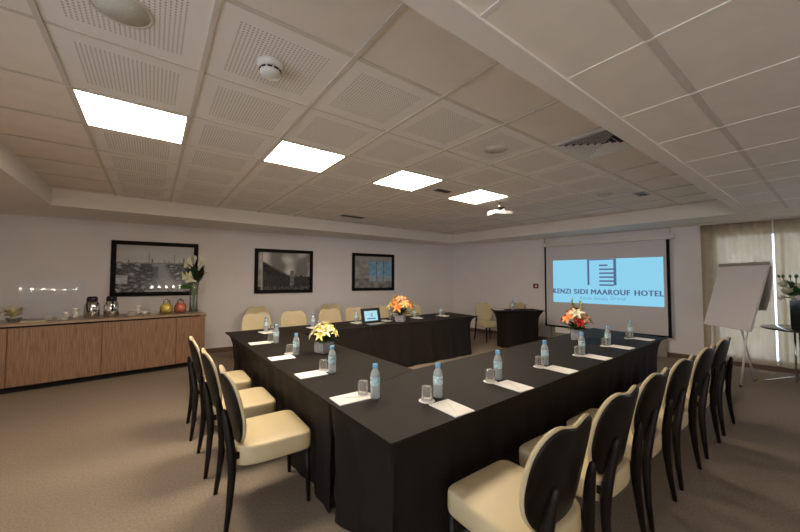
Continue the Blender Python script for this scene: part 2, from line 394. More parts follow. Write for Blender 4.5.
def station(u, v):
    g = .16 + .75 * max(0, nz(u, v, 4.2, 5) + .12) + .10 * v
    roof = .78 - .75 * (u - .06)
    if u > .06 and v < roof and v < .78 and u < .62 and v > .05:
        g = .03 + .03 * nz(u, v, 20)
        if roof - v < .05: g = .10
        if v < .38 and (u * 30) % 1 < .5: g = .06
    if u >= .5 and v < .36 + .08 * nz(u, 0, 14, 2): g = .04 + .08 * max(0, nz(u, v, 25, 1))
    if .60 < u < .68 and v < .52 and v > .1: g = .20 + .2 * nz(u, v, 30)
    if v < .09: g = .05 + .35 * max(0, nz(u, v, 40, 8))
    if abs(u - .07) < .012: g = .45
    return (clamp(g), clamp(g * .98), clamp(g * .97))
def interior(u, v):
    if u > .38 and .20 < v < .85:
        c = (.22, .44, .68)
        if .58 < u < .76: c = (.28, .48, .66)
        if v < .38: c = (.35, .46, .55)
        if abs(u - .76) < .01 or abs(u - .58) < .01: c = (.08, .16, .25)
        k = 1 + .25 * nz(u, v, 9); return tuple(clamp(x * k) for x in c)
    g = .34 + .18 * nz(u, v, 8, 4) - (.10 if v < .3 else 0)
    if v > .85: g = .38
    return (clamp(g), clamp(g * .99), clamp(g * .98))
picture(-.615, .752, 1.213, 2.257, harbour, 'framed black-and-white harbour photograph, largest picture, above the sideboard')
picture(1.828, 3.137, 1.219, 2.229, station, 'framed black-and-white photograph of a building roof under clouds, middle picture')
picture(4.171, 5.437, 1.240, 2.232, interior, 'framed photograph with pale blue panels, picture nearest the far corner')

# ------------------------------------------------------------------ projection screen
def SW(y, off=0, z=0): return (sw(y) - off, y, z)
scy = 3.315; scr = empty('projection_screen', SW(scy, .11), wt, 'large pull-down projection screen showing a blue slide on the right wall', 'projection screen')
n_ = math.hypot(1, SWB); W = 2.43 * n_; Z0, Z1 = .425, 2.365
s = MB(); s.box((0, 0, (Z0 + Z1) / 2), (W - .02, .003, Z1 - Z0)); s.build('screen_fabric', 'screen', scr)
MB().box((-W / 2 + .01, -.0035, (Z0 + Z1) / 2), (.04, .003, Z1 - Z0)).build('black_border', 'black', scr); MB().box((W / 2 - .022, -.0035, (Z0 + Z1) / 2), (.055, .003, Z1 - Z0)).build('black_border', 'black', scr)
MB().tube([(-W / 2 - .01, 0, Z0 - .01), (W / 2 + .01, 0, Z0 - .01)], .018, 12).build('bottom_bar', 'black', scr)
k = MB(); k.box((0, .015, Z1 + .045), (W + .16, .10, .085)); k.build('casing', 'white', scr, bevel=.012)
for x in (-W / 2 - .02, W / 2 + .02): MB().box((x, .015, (Z1 + .08 + ZS - .001) / 2), (.03, .05, ZS - .002 - Z1 - .08)).build('bracket', 'rail', scr)
# the slide, a glowing slab for the projected light: local x = along wall
def ly(y): return (scy - y) * n_
sx0, sx1, sz0, sz1 = ly(4.335), ly(2.20), 1.002, 2.016
sx1 = sx0 + 2.135 * n_
MB().box(((sx0 + sx1) / 2, -.0028, (sz0 + sz1) / 2), (sx1 - sx0, .002, sz1 - sz0)).build('slide', 'slide', scr)
SWd, SHt = sx1 - sx0, sz1 - sz0
ink = MB()
def rect(u0, u1, v0, v1):
    ink.box((sx0 + SWd * (u0 + u1) / 2, -.0046, sz0 + SHt * (v0 + v1) / 2), (SWd * (u1 - u0), .001, SHt * (v1 - v0)))
rect(.355, .375, .42, 1.0); rect(.597, .622, .42, 1.0); rect(.375, .597, .975, 1.0)
for k, (u0) in enumerate([.468] * 6): rect(u0, .545 if k == 0 else .598, .875 - .087 * k - .035, .875 - .087 * k)
ink.build('logo', 'slideink', scr)
def text(body, x, z, w_, h_, mat, parent, name, bold=.0, yy=-.005):
    cu = bpy.data.curves.new(name, 'FONT'); cu.body = body; cu.align_x = 'CENTER'; cu.extrude = .0; cu.resolution_u = 3; cu.space_character = 1.12
    tmp = bpy.data.objects.new('tmp', cu); C.objects.link(tmp); bpy.context.view_layer.update()
    dg = bpy.context.evaluated_depsgraph_get(); me = bpy.data.meshes.new_from_object(tmp.evaluated_get(dg))
    bpy.data.objects.remove(tmp); xs = [v.co.x for v in me.vertices]; ys = [v.co.y for v in me.vertices]
    x0, x1, y0, y1 = min(xs), max(xs), min(ys), max(ys)
    for v in me.vertices: v.co = ((v.co.x - (x0 + x1) / 2) / (x1 - x0) * w_ + x, yy, (v.co.y - y0) / (y1 - y0) * h_ + z)
    if bold:
        mb = MB(); vs = [tuple(v.co) for v in me.vertices]; fs = [tuple(p.vertices) for p in me.polygons]
        for dx, dz in ((-1, 0), (-.5, .35), (0, -.35), (.5, .35), (1, 0)): mb.add([(x + dx * bold, y - .0001 * (dx + 1), z + dz * bold) for x, y, z in vs], fs, 0, False)
        return mb.build(name, mat, parent)
    me.materials.clear(); me.materials.append(M[mat]); o = bpy.data.objects.new(name, me); C.objects.link(o); o.parent = parent; return o
def words(items, x0, x1, z, h_, mat, name):
    for wd_, a, b, k in items: text(wd_, x0 + (x1 - x0) * (a + b) / 2, z, (x1 - x0) * (b - a), h_ * k, mat, scr, name, .0075 if h_ > .1 else .0)
words((('KENZI', .0, .182, 1), ('SIDI', .22, .352, 1), ('MAAROUF', .39, .735, 1), ('HOTEL', .775, 1, 1)), sx0 + .005, sx1 - .005, sz0 + SHt * .21, SHt * .112, 'slideink', 'slide_title')
words((('Kenzi', .0, .26, 1), ('Hotels', .32, .62, 1), ('Group', .68, 1, 1.28)), sx0 + SWd * .28, sx0 + SWd * .70, sz0 + SHt * .085, SHt * .075, 'slideink2', 'slide_subtitle')

# projector under the ceiling
t = empty('ceiling_projector', (4.62, 3.42, 2.62), -.35, 'small projector hanging from the ceiling beyond the smallest light panel', 'projector')
MB().tube([(0, 0, .09), (0, 0, .215)], .02, 12).build('pole', 'chrome', t)
MB().box((0, 0, .10), (.12, .12, .05)).build('mount', 'blackplastic', t, bevel=.005)
MB().box((0, 0, .03), (.34, .24, .06)).build('body', 'white', t, bevel=.012)
MB().lathe([(.03, 0), (.03, .03), (.022, .03)], seg=16, mx=Matrix.Translation((.17, .04, .04)) @ Matrix.Rotation(PI / 2, 4, 'Y')).build('lens', 'blackplastic', t)
a = MB()
for q in range(3):
    an = q * 2 * PI / 3 + .5; a.tube([(0, 0, .085), (.18 * math.cos(an), .14 * math.sin(an), .068)], .008, 6)
a.build('bracket_arm', 'chrome', t)
# fire call point
t = empty('fire_call_point', SW(4.823, .001, 1.38), wt, 'small red and white fire call point on wall left of the screen', 'call point')
MB().box((0, -.012, 0), (.13, .024, .12)).build('housing', 'alarm', t, bevel=.004)
MB().box((.012, -.026, 0), (.04, .004, .06)).build('plate', 'white', t)

# ------------------------------------------------------------------ cloth-covered tables
ZTB = .75
def poly_table(poly, label, corner, seed, flare=.015, front=0, zt=ZTB, name='conference_table', fold=.017, group='black-clothed tables', cx_=.16):
    # general polygon version of cloth_table
    n = len(poly); P = [Vector(p) for p in poly]; ctr = sum(P, Vector((0, 0))) / n
    pts = []; nor = []; cd = []; fl = []
    for i in range(n):
        a, b = P[i], P[(i + 1) % n]; ed = b - a; ln = ed.length; m = max(6, int(ln / .045)); en = Vector((-ed.y, ed.x)).normalized()
        pe = a - P[i - 1]; pn = Vector((-pe.y, pe.x)).normalized(); ne = P[(i + 2) % n] - b; nn = Vector((-ne.y, ne.x)).normalized()
        for k in range(m):
            s_ = k / m; d = s_ * ln; d2 = ln - d
            v = en + pn * math.exp(-d / .06) + nn * math.exp(-d2 / .06); v = v / max(v.length, .9)
            pts.append(a + ed * s_); nor.append(v); cd.append(max(corner[i] * math.exp(-d / cx_), corner[(i + 1) % n] * math.exp(-d2 / cx_))); fl.append(front * min(1, max(0, d - 1.0) / .3) * min(1, d2 / .4) if i == 0 else 0)
    N = len(pts); rings = []
    for d in [0, .004, .012, .03, .06, .10, .15, .22, .32, .44, .56, .66, zt - .004]:
        row = []
        for k in range(N):
            f1 = (1 - math.exp(-d / .09)) if d > .01 else 0
            g = min(1, d / .5); ph = k * .045
            w_ = fold * g * (math.sin(ph * 11 + 2.2 * nz(ph, seed, .8)) + .6 * math.sin(ph * 23 + seed) + 1.6) + .03 * g * abs(nz(ph, d * 1.3, 1.7, seed)) + .014 * f1 * (nz(ph, d * 2, 5, seed + 3) + .3)
            p = pts[k] + nor[k] * ((.002 if d > .003 else 0) + (flare + cd[k]) * f1 + w_ - fl[k] * d / .75); row.append((p.x, p.y, zt - d))
        rings.append(row)
    rings.reverse()
    t = empty(name, (ctr.x, ctr.y, 0), 0, label, 'table', group); mx = Matrix.Translation((-ctr.x, -ctr.y, 0))
    MB().loft(rings, False, False, mx=mx).build('table_skirt', 'cloth', t)
    top = [(p.x, p.y) for p in pts]
    MB().loft([[(x, y, zt - .012) for x, y in top], [(x, y, zt + .0005) for x, y in top]], True, True, smooth=False, mx=mx).build('tablecloth', 'cloth', t)
    return t
poly_table([(.955, 1.35), (5.74, 1.51), (5.90, 2.54), (1.882, 2.322), (.942, 2.02)], 'long table in black cloth running from the near corner to the screen', (.03, .14, .1, 0, 0), 1)
poly_table([(.941, 2.024), (1.881, 2.326), (1.80, 4.792), (.905, 4.792)], 'left table in black cloth between the three left chairs and the open middle', (0, 0, 0, 0), 2)
poly_table([(.905, 4.795), (5.70, 4.80), (5.80, 5.80), (.893, 5.56)], 'far table in black cloth standing along the picture wall', (.0, .20, .12, .14), 3, flare=.02, front=.20)
poly_table([(6.24, 4.66), (7.20, 4.13), (7.46, 4.60), (6.52, 5.12)], 'small separate table in pleated black cloth left of the screen', (.07, .10, .1, .1), 4, zt=.84, flare=.03, fold=.012, cx_=.22)

# ------------------------------------------------------------------ chairs
def sup(t, n, a, b):
    c, s_ = math.cos(t), math.sin(t); return a * math.copysign(abs(c) ** (2 / n), c), b * math.copysign(abs(s_) ** (2 / n), s_)
def make_chair():
    t = empty('conference_chair', (0, 0, 0), 0, 'x', 'chair')
    NS = 48
    def out(k):
        th = 2 * PI * k / NS; x, y = sup(th, 9 if math.sin(th) > 0 else 3.4, .252, .262 if math.sin(th) > 0 else .25); return x, y
    prof = [(.370, .90), (.372, .97), (.380, .99), (.395, 1), (.465, 1), (.478, .992), (.486, .97), (.491, .92), (.496, .6), (.497, .2)]
    MB().loft([[(out(k)[0] * s_, out(k)[1] * s_ - .005, z) for k in range(NS)] for z, s_ in prof]).build('seat', 'cream', t)
    sn, cs = math.sin(.21), math.cos(.21)
    def P(u, w, tt):
        w_ = w; b = .75 * u * u
        return (u, -.200 - w * sn + (tt + b) * cs, .440 + w * cs + (tt + b) * sn * .4)
    def bo(k, s_):
        th = 2 * PI * k / NS; up = math.sin(th) > 0
        u, w = sup(th, 2.7 if up else 2.15, .250, .27 if up else .27)
        if up: w *= 1 - .17 * math.exp(-(u / .10) ** 2)
        return u * s_, w * s_ + .272
    pad = [(.02, 0), (.6, 0), (.95, 0), (.99, .003), (1, .006), (1, .012), (.985, .019), (.95, .024), (.86, .028), (.55, .030), (.02, .030)]
    MB().loft([[P(*bo(k, s_), tt) for k in range(NS)] for s_, tt in pad]).build('backrest', 'cream', t)
    pan = [(.02, .001), (.955, .001), (.972, -.003), (.975, -.007), (.965, -.011), (.93, -.013), (.5, -.013), (.02, -.013)]
    MB().loft([[P(*bo(k, s_), tt) for k in range(NS)] for s_, tt in pan]).build('back_panel', 'darkwood', t)
    for s_ in (-1, 1):
        MB().tube([(s_ * .215, .238, 0), (s_ * .212, .225, .38)], [.0135, .021], 8).build('leg', 'darkwood', t)
        pts = [(s_ * .235, -.285, 0), (s_ * .222, -.266, .16), (s_ * .208, -.254, .32), (s_ * .200, -.253, .40), (s_ * .192, -.258, .47), (s_ * .180, -.266, .54), (s_ * .168, -.278, .62), (s_ * .160, -.289, .68), (s_ * .156, -.295, .715), (s_ * .154, -.297, .73)]
        MB().tube(pts, [.014, .019, .024, .027, .028, .027, .024, .020, .015, .004], 10, sx=.85).build('leg', 'darkwood', t)
        MB().box((s_ * .195, -.235, .44), (.02, .05, .04)).build('bracket', 'darkwood', t)
    return t
chair = make_chair(); first = True
def put_chair(x, y, rz, label, group):
    global first
    place(chair, first, (x, y, 0), rz, label, group); first = False
ords = ['nearest', 'second', 'third', 'fourth', 'fifth', 'sixth']
for k, x in enumerate((1.47, 2.13, 2.75, 3.42, 4.14, 4.85)):
    put_chair(x, (1.01, 1.035, 1.05, 1.055, 1.055, 1.06)[k], random.uniform(-.02, .02), ('cream chair with dark oval back, nearest to the camera at lower right' if k == 0 else
              'cream and dark wood chair, %s from the camera in the right-hand row' % ords[k] if k < 5 else 'cream and dark chair at the far end of the right-hand row, before the flip chart'), 'chairs along the right table')
for k, y in enumerate((2.52, 3.255, 4.02)):
    put_chair(.685 - .03 * k, y, -PI / 2 + random.uniform(-.02, .02), ('cream chair nearest the camera on the left side of the table', 'middle one of the three cream chairs on the left side', 'cream chair on the left side, farthest and nearest the sideboard')[k], 'chairs along the left table')
for k, x in enumerate((1.50, 2.16, 2.90, 3.50, 4.25, 5.10)):
    put_chair(x, 6.02 + .01 * k, PI, ['cream chair at the left end behind the far table', 'cream chair behind the far table, between the two left pictures', 'cream chair behind the far table, below the middle picture edge', 'cream chair half hidden behind the laptop', 'cream chair behind the orange flowers on the far table', 'cream chair at the right end behind the far table'][k], 'chairs behind the far table')
for k, (x, l) in enumerate(((1.83, 'shaded cream chair against the wall, leftmost of the wall row'), (3.47, 'shaded cream chair against the wall between the middle and right pictures'), (5.70, 'shaded cream chair against the wall behind the far flowers'))):
    put_chair(x, pw(x) - .50, PI + PA, l, 'spare chairs against the picture wall')
put_chair(6.82, 5.42, PI - .3, 'cream chair standing alone between the far table and small draped table', None)
put_chair(7.58, 4.96, PI - .467, 'cream chair behind the small draped table', None)

# ------------------------------------------------------------------ place settings
bt = empty('water_bottle', (0, 0, 0), 0, 'x', 'bottle')
MB().lathe([(.026, 0), (.0315, .004), (.0325, .02), (.0305, .045), (.0325, .052), (.0325, .145), (.031, .160), (.025, .178), (.016, .192), (.0145, .203)], seg=20).build('body', 'bottle', bt)
MB().lathe([(.0330, .088), (.0333, .090), (.0333, .142), (.0330, .144)], seg=20, cap0=False, cap1=False).build('label_band', 'label', bt)
MB().lathe([(.0165, .200), (.0180, .202), (.0180, .224), (.0165, .228)], seg=18).build('cap', 'cap', bt)
gl = empty('drinking_glass', (0, 0, 0), 0, 'x', 'glass')
MB().lathe([(.036, 0), (.037, .03), (.0365, .078), (.034, .088), (.028, .093), (.0, .094)], seg=22, cap0=False).build('tumbler', 'glass', gl)
MB().lathe([(.0375, .064), (.0378, .068), (.0375, .074)], seg=22, cap0=False, cap1=False).build('rim_band', 'glass', gl)
co = MB().lathe([(.052, 0), (.054, .0015), (.052, .003), (.001, .003)], seg=28).build('coaster', 'paper'); tag(co, 'x', 'coaster')
npd = empty('notepad', (0, 0, 0), 0, 'x', 'notepad')
MB().box((0, 0, .003), (.165, .235, .006)).build('pad', 'paper', npd)
MB().tube([(-.035, -.075, .0078), (.03, .06, .0078)], .0016, 6).build('pen', 'rail', npd)
st = dict(b=True, g=True, c=True, n=True)
def setting(bx, by, gx_, gy_, nx, ny, nrz, where, row, z=ZTB + .001):
    place(bt, st['b'], (bx, by, z), random.uniform(0, 6), 'blue-capped water bottle ' + where, 'water bottles on ' + row); st['b'] = False
    if gx_ is not None:
        place(co, st['c'], (gx_, gy_, z), 0, 'white round coaster under the glass ' + where, 'coasters on ' + row); st['c'] = False
        place(gl, st['g'], (gx_, gy_, z + .0035), random.uniform(0, 6), 'upturned clear glass ' + where, 'upturned glasses on ' + row); st['g'] = False
    place(npd, st['n'], (nx, ny, z), nrz, 'white notepad with pen ' + where, 'notepads on ' + row); st['n'] = False
RB = [(1.583, 1.687), (2.255, 1.701), (2.978, 1.715), (3.738, 1.728), (4.51, 1.774), (5.34, 1.81)]
for k, (x, y) in enumerate(RB):
    wh = 'on the right table, ' + ['nearest the near corner', 'second place from the near corner', 'third place from the near corner', 'fourth place, beside the orange flowers', 'fifth place, just beyond the flowers', 'last place before the screen'][k]
    setting(x, y, x - .11, y - .01, x - .07 + .01 * k, y - .195 + .01 * k, -.02, wh, 'the right table')
LA = [(1.227, 1.924, 1.09, 2.01), (1.251, 2.645, 1.09, 2.70), (1.235, 3.486, 1.07, 3.45), (1.261, 4.277, 1.09, 4.37)]
for k, (x, y, nx, ny) in enumerate(LA):
    wh = 'on the left table, ' + ['nearest the near corner', 'beside the nearest left chair', 'next to the ivory flowers', 'farthest, near the far table'][k]
    setting(x, y, x - .035 * 1, y + .10, nx, ny + (.0 if k != 2 else -.02), PI / 2 - .02, wh, 'the left table')
for k, (x, y) in enumerate(((1.403, 5.28), (2.159, 5.32), (3.03, 5.42), (3.79, 5.40), (4.403, 5.40), (5.117, 5.37))):
    wh = 'on the far table, ' + ['at its left end', 'second place from the left', 'just left of the laptop', 'between the laptop and flowers', 'just right of the flowers', 'at its right end'][k]
    setting(x, y, x + .10, y + .02, x - (.18 if k == 3 else .02), y - .10, .1, wh, 'the far table')
place(bt, False, (6.80, 4.70, .842), 0, 'water bottle standing on the small draped table'); place(npd, False, (6.50, 4.86, .842), .9, 'white notepad on the small draped table')
t = empty('microphone', (6.98, 4.52, .842), .3, 'small black desk microphone on the small draped table', 'microphone')
MB().box((0, 0, .012), (.22, .09, .024)).build('base', 'blackplastic', t, bevel=.004)
MB().tube([(0, 0, .02), (.02, -.02, .10), (.05, -.05, .13)], .006, 8).build('stem', 'blackplastic', t)

# ------------------------------------------------------------------ laptop
t = empty('laptop', (3.16, 4.96, ZTB + .002), .06, 'open black laptop showing a pale blue screen on the far table', 'laptop')
MB().box((0, -.02, .010), (.41, .27, .020)).build('base', 'blackplastic', t, bevel=.004)
MB().box((0, -.015, .0205), (.32, .13, .003)).build('keyboard', 'greybox', t)
lm = Matrix.Translation((0, .11, .02)) @ Matrix.Rotation(-.22, 4, 'X')
MB().box((0, 0, .125), (.41, .012, .27), mx=lm).build('lid', 'blackplastic', t, bevel=.003)
MB().box((0, -.007, .125), (.28, .003, .175), mx=lm).build('display', 'lapscreen', t)
a = MB(); a.box((-.025, -.0092, .14), (.006, .001, .07), mx=lm); a.box((.03, -.0092, .14), (.006, .001, .07), mx=lm); a.box((0, -.0092, .075), (.19, .001, .018), mx=lm)
for k in range(4): a.box((.012, -.0092, .115 + .015 * k), (.03, .001, .006), mx=lm)
a.build('display_logo', 'slideink', t)
MB().tube([(-.17, -.08, .012), (-.22, -.15, .008), (-.235, -.19, -.01), (-.235, -.215, -.08), (-.225, -.25, -.18), (-.21, -.30, -.30)], .005, 6).build('cable', 'blackplastic', t)

# ------------------------------------------------------------------ flowers
def petal(mb, base, d, up, ln, wd, curl=.5, mi=0, n=5):
    d = Vector(d).normalized(); up = Vector(up).normalized(); side = d.cross(up).normalized(); up = side.cross(d)
    L_, R_, T_ = [], [], []
    for k in range(n + 1):
        s_ = k / n; w_ = wd * math.sin(PI * min(.97, s_ * .93 + .05)) ** .8; c = Vector(base) + d * ln * s_ + up * (ln * (.45 * s_ - curl * s_ * s_))
        L_.append(tuple(c - side * w_ / 2 + up * w_ * .12)); T_.append(tuple(c - up * w_ * .06)); R_.append(tuple(c + side * w_ / 2 + up * w_ * .12))
    vs = L_ + T_ + R_; m = n + 1; fs = []
    for k in range(n): fs += [(k, k + 1, m + k + 1, m + k), (m + k, m + k + 1, 2 * m + k + 1, 2 * m + k)]
    nb = len(vs); vs += [tuple(Vector(v) - up * .002) for v in vs]; fs += [tuple(i + nb for i in reversed(f)) for f in fs]
    mb.add(vs, fs, mi)
def bloom(c, axis, size, mat, parent, name='bloom', np_=6, wd=.42, curl=.7, label=None):
    mb = MB(); ax = Vector(axis).normalized(); a = Vector((0, 0, 1)) if abs(ax.z) < .9 else Vector((1, 0, 0)); u = ax.cross(a).normalized(); v = ax.cross(u)
    for k in range(np_):
        an = 2 * PI * k / np_ + random.uniform(-.1, .1); dr = u * math.cos(an) + v * math.sin(an)
        petal(mb, c, dr * .9 + ax * (.55 if k % 2 else .4), ax, size * random.uniform(.9, 1.08), size * wd, curl)
    for k in range(5):
        an = 2 * PI * k / 5; dr = u * math.cos(an) * .25 + v * math.sin(an) * .25 + ax
        mb.tube([c, tuple(Vector(c) + dr * size * .45)], .0018, 4)
    o = mb.build(name, mat, parent)
    if label: o['label'] = label
    return o
def cube_vase(t, sz, h, mat):
    a = sz / 2; ring = lambda s_, z: [(x * s_, y * s_, z) for x, y in ((-a, -a), (a, -a), (a, a), (-a, a))]
    MB().loft([ring(.96, 0), ring(1, .01), ring(1, h), ring(.93, h), ring(.93, .012)], True, True, smooth=False).build('vase', mat, t, bevel=.003)
M['silver'] = pbr('silvered_glass', (.50, .50, .53), .3, metal=.35, var=.25, nscale=18)
def arrangement(loc, sz, h, mats, n, spread, height, size, label, leafm='leaf', spikes=0, seed=1, wd=.42):
    random.seed(seed); t = empty('flower_arrangement', loc, random.uniform(0, 1), label, 'flowers'); cube_vase(t, sz, h, 'silver')
    f = MB()
    for k in range(34):
        an = random.uniform(0, 2 * PI); el = random.uniform(.05, .9)
        petal(f, (random.uniform(-.02, .02), random.uniform(-.02, .02), h), (math.cos(an), math.sin(an), el), (0, 0, 1), random.uniform(.6, 1.05) * spread, .035, .5)
    f.build('foliage', leafm, t)
    for k in range(n):
        an = k * 2.399 + random.uniform(-.2, .2); rr = spread * math.sqrt((k + .4) / n) * .8; z = h + height * (1 - (rr / spread) ** 2) * random.uniform(.75, 1)+.03
        c = (rr * math.cos(an), rr * math.sin(an), z)
        bloom(c, (math.cos(an) * rr / spread * 1.4, math.sin(an) * rr / spread * 1.4, .7), size * random.uniform(.85, 1.15), mats[k % len(mats)], t, wd=wd)
    if spikes:
        s_ = MB()
        for k in range(spikes):
            an = random.uniform(0, 2 * PI); x, y = .06 * math.cos(an), .06 * math.sin(an); top = h + height + random.uniform(.08, .2)
            s_.tube([(x * .3, y * .3, h), (x, y, top)], [.004, .003], 5)
            for q in range(8): petal(s_, (x * (.5 + q * .06), y * (.5 + q * .06), h + (top - h) * (.35 + q * .08)), (random.uniform(-1, 1), random.uniform(-1, 1), 1.2), (0, 0, 1), .06, .02)
        s_.build('green_spikes', 'leaf2', t)
    return t
arrangement((1.53, 3.44, ZTB + .001), .15, .115, ['yellow', 'ivory', 'yellow', 'ivory'], 13, .15, .15, .085, 'ivory and yellow lilies in a square silver vase on the left table', seed=3, wd=.38)
arrangement((3.78, 5.06, ZTB + .001), .16, .12, ['yellow', 'peach', 'yellow', 'orange', 'peach', 'orange'], 19, .27, .33, .11, 'tall orange and yellow lilies on the far table, right of the laptop', seed=5)
arrangement((4.56, 2.17, ZTB + .001), .12, .13, ['red', 'peach', 'ivory', 'orange', 'ivory', 'orange'], 14, .20, .24, .095, 'orange, red and white flowers with green spikes on the right table', seed=8, spikes=6)

# ------------------------------------------------------------------ sideboard
SA = math.atan(.10); sb = empty('sideboard', (.79, 6.919, 0), SA, 'long walnut sideboard with flush doors along the picture wall', 'sideboard')
SZ = .935; DP = .72
LX = -3.3
MB().box((LX / 2, DP / 2, (.09 + .875) / 2), (-LX, DP - .04, .785)).build('carcass', 'wood', sb)
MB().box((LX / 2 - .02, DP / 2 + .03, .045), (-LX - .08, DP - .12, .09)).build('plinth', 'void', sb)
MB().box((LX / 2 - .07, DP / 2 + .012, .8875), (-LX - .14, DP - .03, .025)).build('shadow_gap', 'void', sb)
MB().box((LX / 2, DP / 2, .9175), (-LX, DP + .01, .035)).build('worktop', 'woodtop', sb, bevel=.003)
MB().box((-.07 / 2 - .0, DP / 2, .8875), (.07 + .04, DP - .02, .024)).build('end_block', 'wood', sb)
xs = [0, -.44, -1.385, -2.325, -3.27]
for k in range(4):
    MB().box(((xs[k] + xs[k + 1]) / 2, .008, .4825), (xs[k] - xs[k + 1] - .014, .02, .775)).build('door', 'wood', sb, bevel=.001)
MB().lathe([(.006, 0), (.006, .004), (.001, .005)], seg=12, mx=Matrix.Translation((-1.36, -.002, .83)) @ Matrix.Rotation(PI / 2, 4, 'X')).build('lock', 'chrome', sb)
def SBP(px, d, z=SZ + .0005):   # px: local x from the right end, d: distance behind the front edge
    v = Matrix.Rotation(SA, 4, 'Z') @ Vector((px, d, 0)); return (v.x + .79, v.y + 6.919, z)
# tall vase with callas
t = empty('tall_flower_vase', SBP(-.125, .36), 0, 'tall glass vase of white callas with red ribbon at the sideboard end', 'flowers')
MB().lathe([(.07, 0), (.072, .01), (.062, .2), (.068, .40), (.085, .55), (.082, .55), (.064, .40), (.058, .2), (.066, .015)], seg=28).build('vase', 'glass', t)
random.seed(4); s_ = MB()
for k in range(16):
    an = k * 2.4; r0 = .045 * random.random(); s_.tube([(r0 * math.cos(an), r0 * math.sin(an), .02), (-.03 * math.cos(an), -.03 * math.sin(an), .35), (.09 * math.cos(an) * random.random(), .06 * math.sin(an), .74)], .007, 6)
s_.build('stems', 'stem', t)
def calla(c, d, size, label=None):
    mb = MB(); d = Vector(d).normalized()
    q = d.to_track_quat('Z', 'Y').to_matrix().to_4x4(); q.translation = Vector(c)
    rings = []
    for k in range(9):
        s2 = k / 8; rr = size * (.08 + .30 * s2 ** 1.6)
        rings.append([(rr * math.cos(a) * .8, rr * math.sin(a) + (size * .35 * s2 ** 3 * (1 if math.sin(a) > 0 else .0)) * abs(math.sin(a)), size * (s2 * .85 + .35 * s2 * s2 * max(0, math.sin(a)))) for a in [2 * PI * i / 16 for i in range(16)]])
    mb.loft(rings, True, False, mx=q); rin = [[(x * .97, y * .97, z) for x, y, z in rg] for rg in rings]; mb.loft([r_[::-1] for r_ in rin], False, False, mx=q)
    o = mb.build('calla_bloom', 'ivory', t)
calla((-.03, -.04, .84), (-.6, -.3, .7), .15); calla((.05, -.03, .86), (.5, -.3, .8), .14); calla((.0, .04, .88), (0, .1, 1), .13); calla((.08, .0, .83), (.9, -.1, .6), .12)
calla((-.07, -.06, .80), (-.9, -.4, .5), .12)
calla((-.07, -.08, .60), (-1, -.3, .30), .14); calla((.02, -.11, .56), (-.95, -.4, .28), .18); calla((-.03, -.12, .62), (-.6, -.8, .5), .11)
f = MB()
for k in range(46):
    an = random.uniform(0, 2 * PI); r0 = .05; petal(f, (r0 * math.cos(an), r0 * math.sin(an), random.uniform(.50, .70)), (math.cos(an) * .25, math.sin(an) * .25, 1), (math.cos(an), math.sin(an), .2), .20, .06, .1)
f.build('foliage', 'darkleaf', t)
f = MB(); petal(f, (-.04, -.08, .46), (-1, -.4, -.45), (0, -.6, 1), .20, .17, .1); f.build('broad_leaf', 'leaf', t)
rb = MB(); petal(rb, (.06, -.07, .70), (1, -.2, -.1), (0, 0, 1), .16, .035, .2); petal(rb, (.06, -.07, .68), (.8, -.3, .3), (0, 0, 1), .10, .03, .2); rb.build('ribbon', 'red', t)
# thermos jugs
th = empty('thermos_jug', (0, 0, 0), 0, 'x', 'jug')
MB().lathe([(.090, 0), (.096, .006), (.097, .15), (.088, .20), (.070, .242), (.062, .25)], seg=28).build('body', 'chrome', th)
MB().lathe([(.063, .248), (.070, .26), (.066, .305), (.054, .325), (.001, .328)], seg=24).build('lid', 'blackplastic', th)
MB().tube([(0, -.065, .29), (0, -.125, .28), (0, -.14, .21), (0, -.13, .12), (0, -.097, .09)], [.013, .013, .012, .012, .010], 8).build('handle', 'blackplastic', th)
MB().tube([(0, .055, .29), (0, .092, .305)], [.018, .012], 8).build('spout', 'blackplastic', th)
place(th, True, SBP(-1.51, .34), -.3, 'steel thermos jug with black lid left of the harbour picture, the left jug', 'steel thermos jugs')
place(th, False, SBP(-1.28, .34), .2, 'steel thermos jug with black lid below the picture corner, the right jug', 'steel thermos jugs')
# juice jars
def juice(px, mat, label):
    t = empty('juice_jar', SBP(px, .33), 0, label, 'jar')
    MB().lathe([(.065, .004), (.089, .02), (.095, .08), (.083, .13), (.053, .175), (.001, .176)], seg=26).build('juice', mat, t)
    MB().lathe([(.067, 0), (.091, .018), (.0975, .08), (.086, .135), (.055, .18), (.047, .215), (.050, .222)], seg=26, cap1=False).build('jar_glass', 'glass', t)
    MB().lathe([(.051, .216), (.052, .228), (.02, .235), (.014, .255), (.001, .26)], seg=20).build('lid', 'chrome', t)
juice(-.545, 'yjuice', 'yellow juice jar with lid on the sideboard'); juice(-.335, 'rjuice', 'orange-red juice jar with lid beside the tall flower vase')
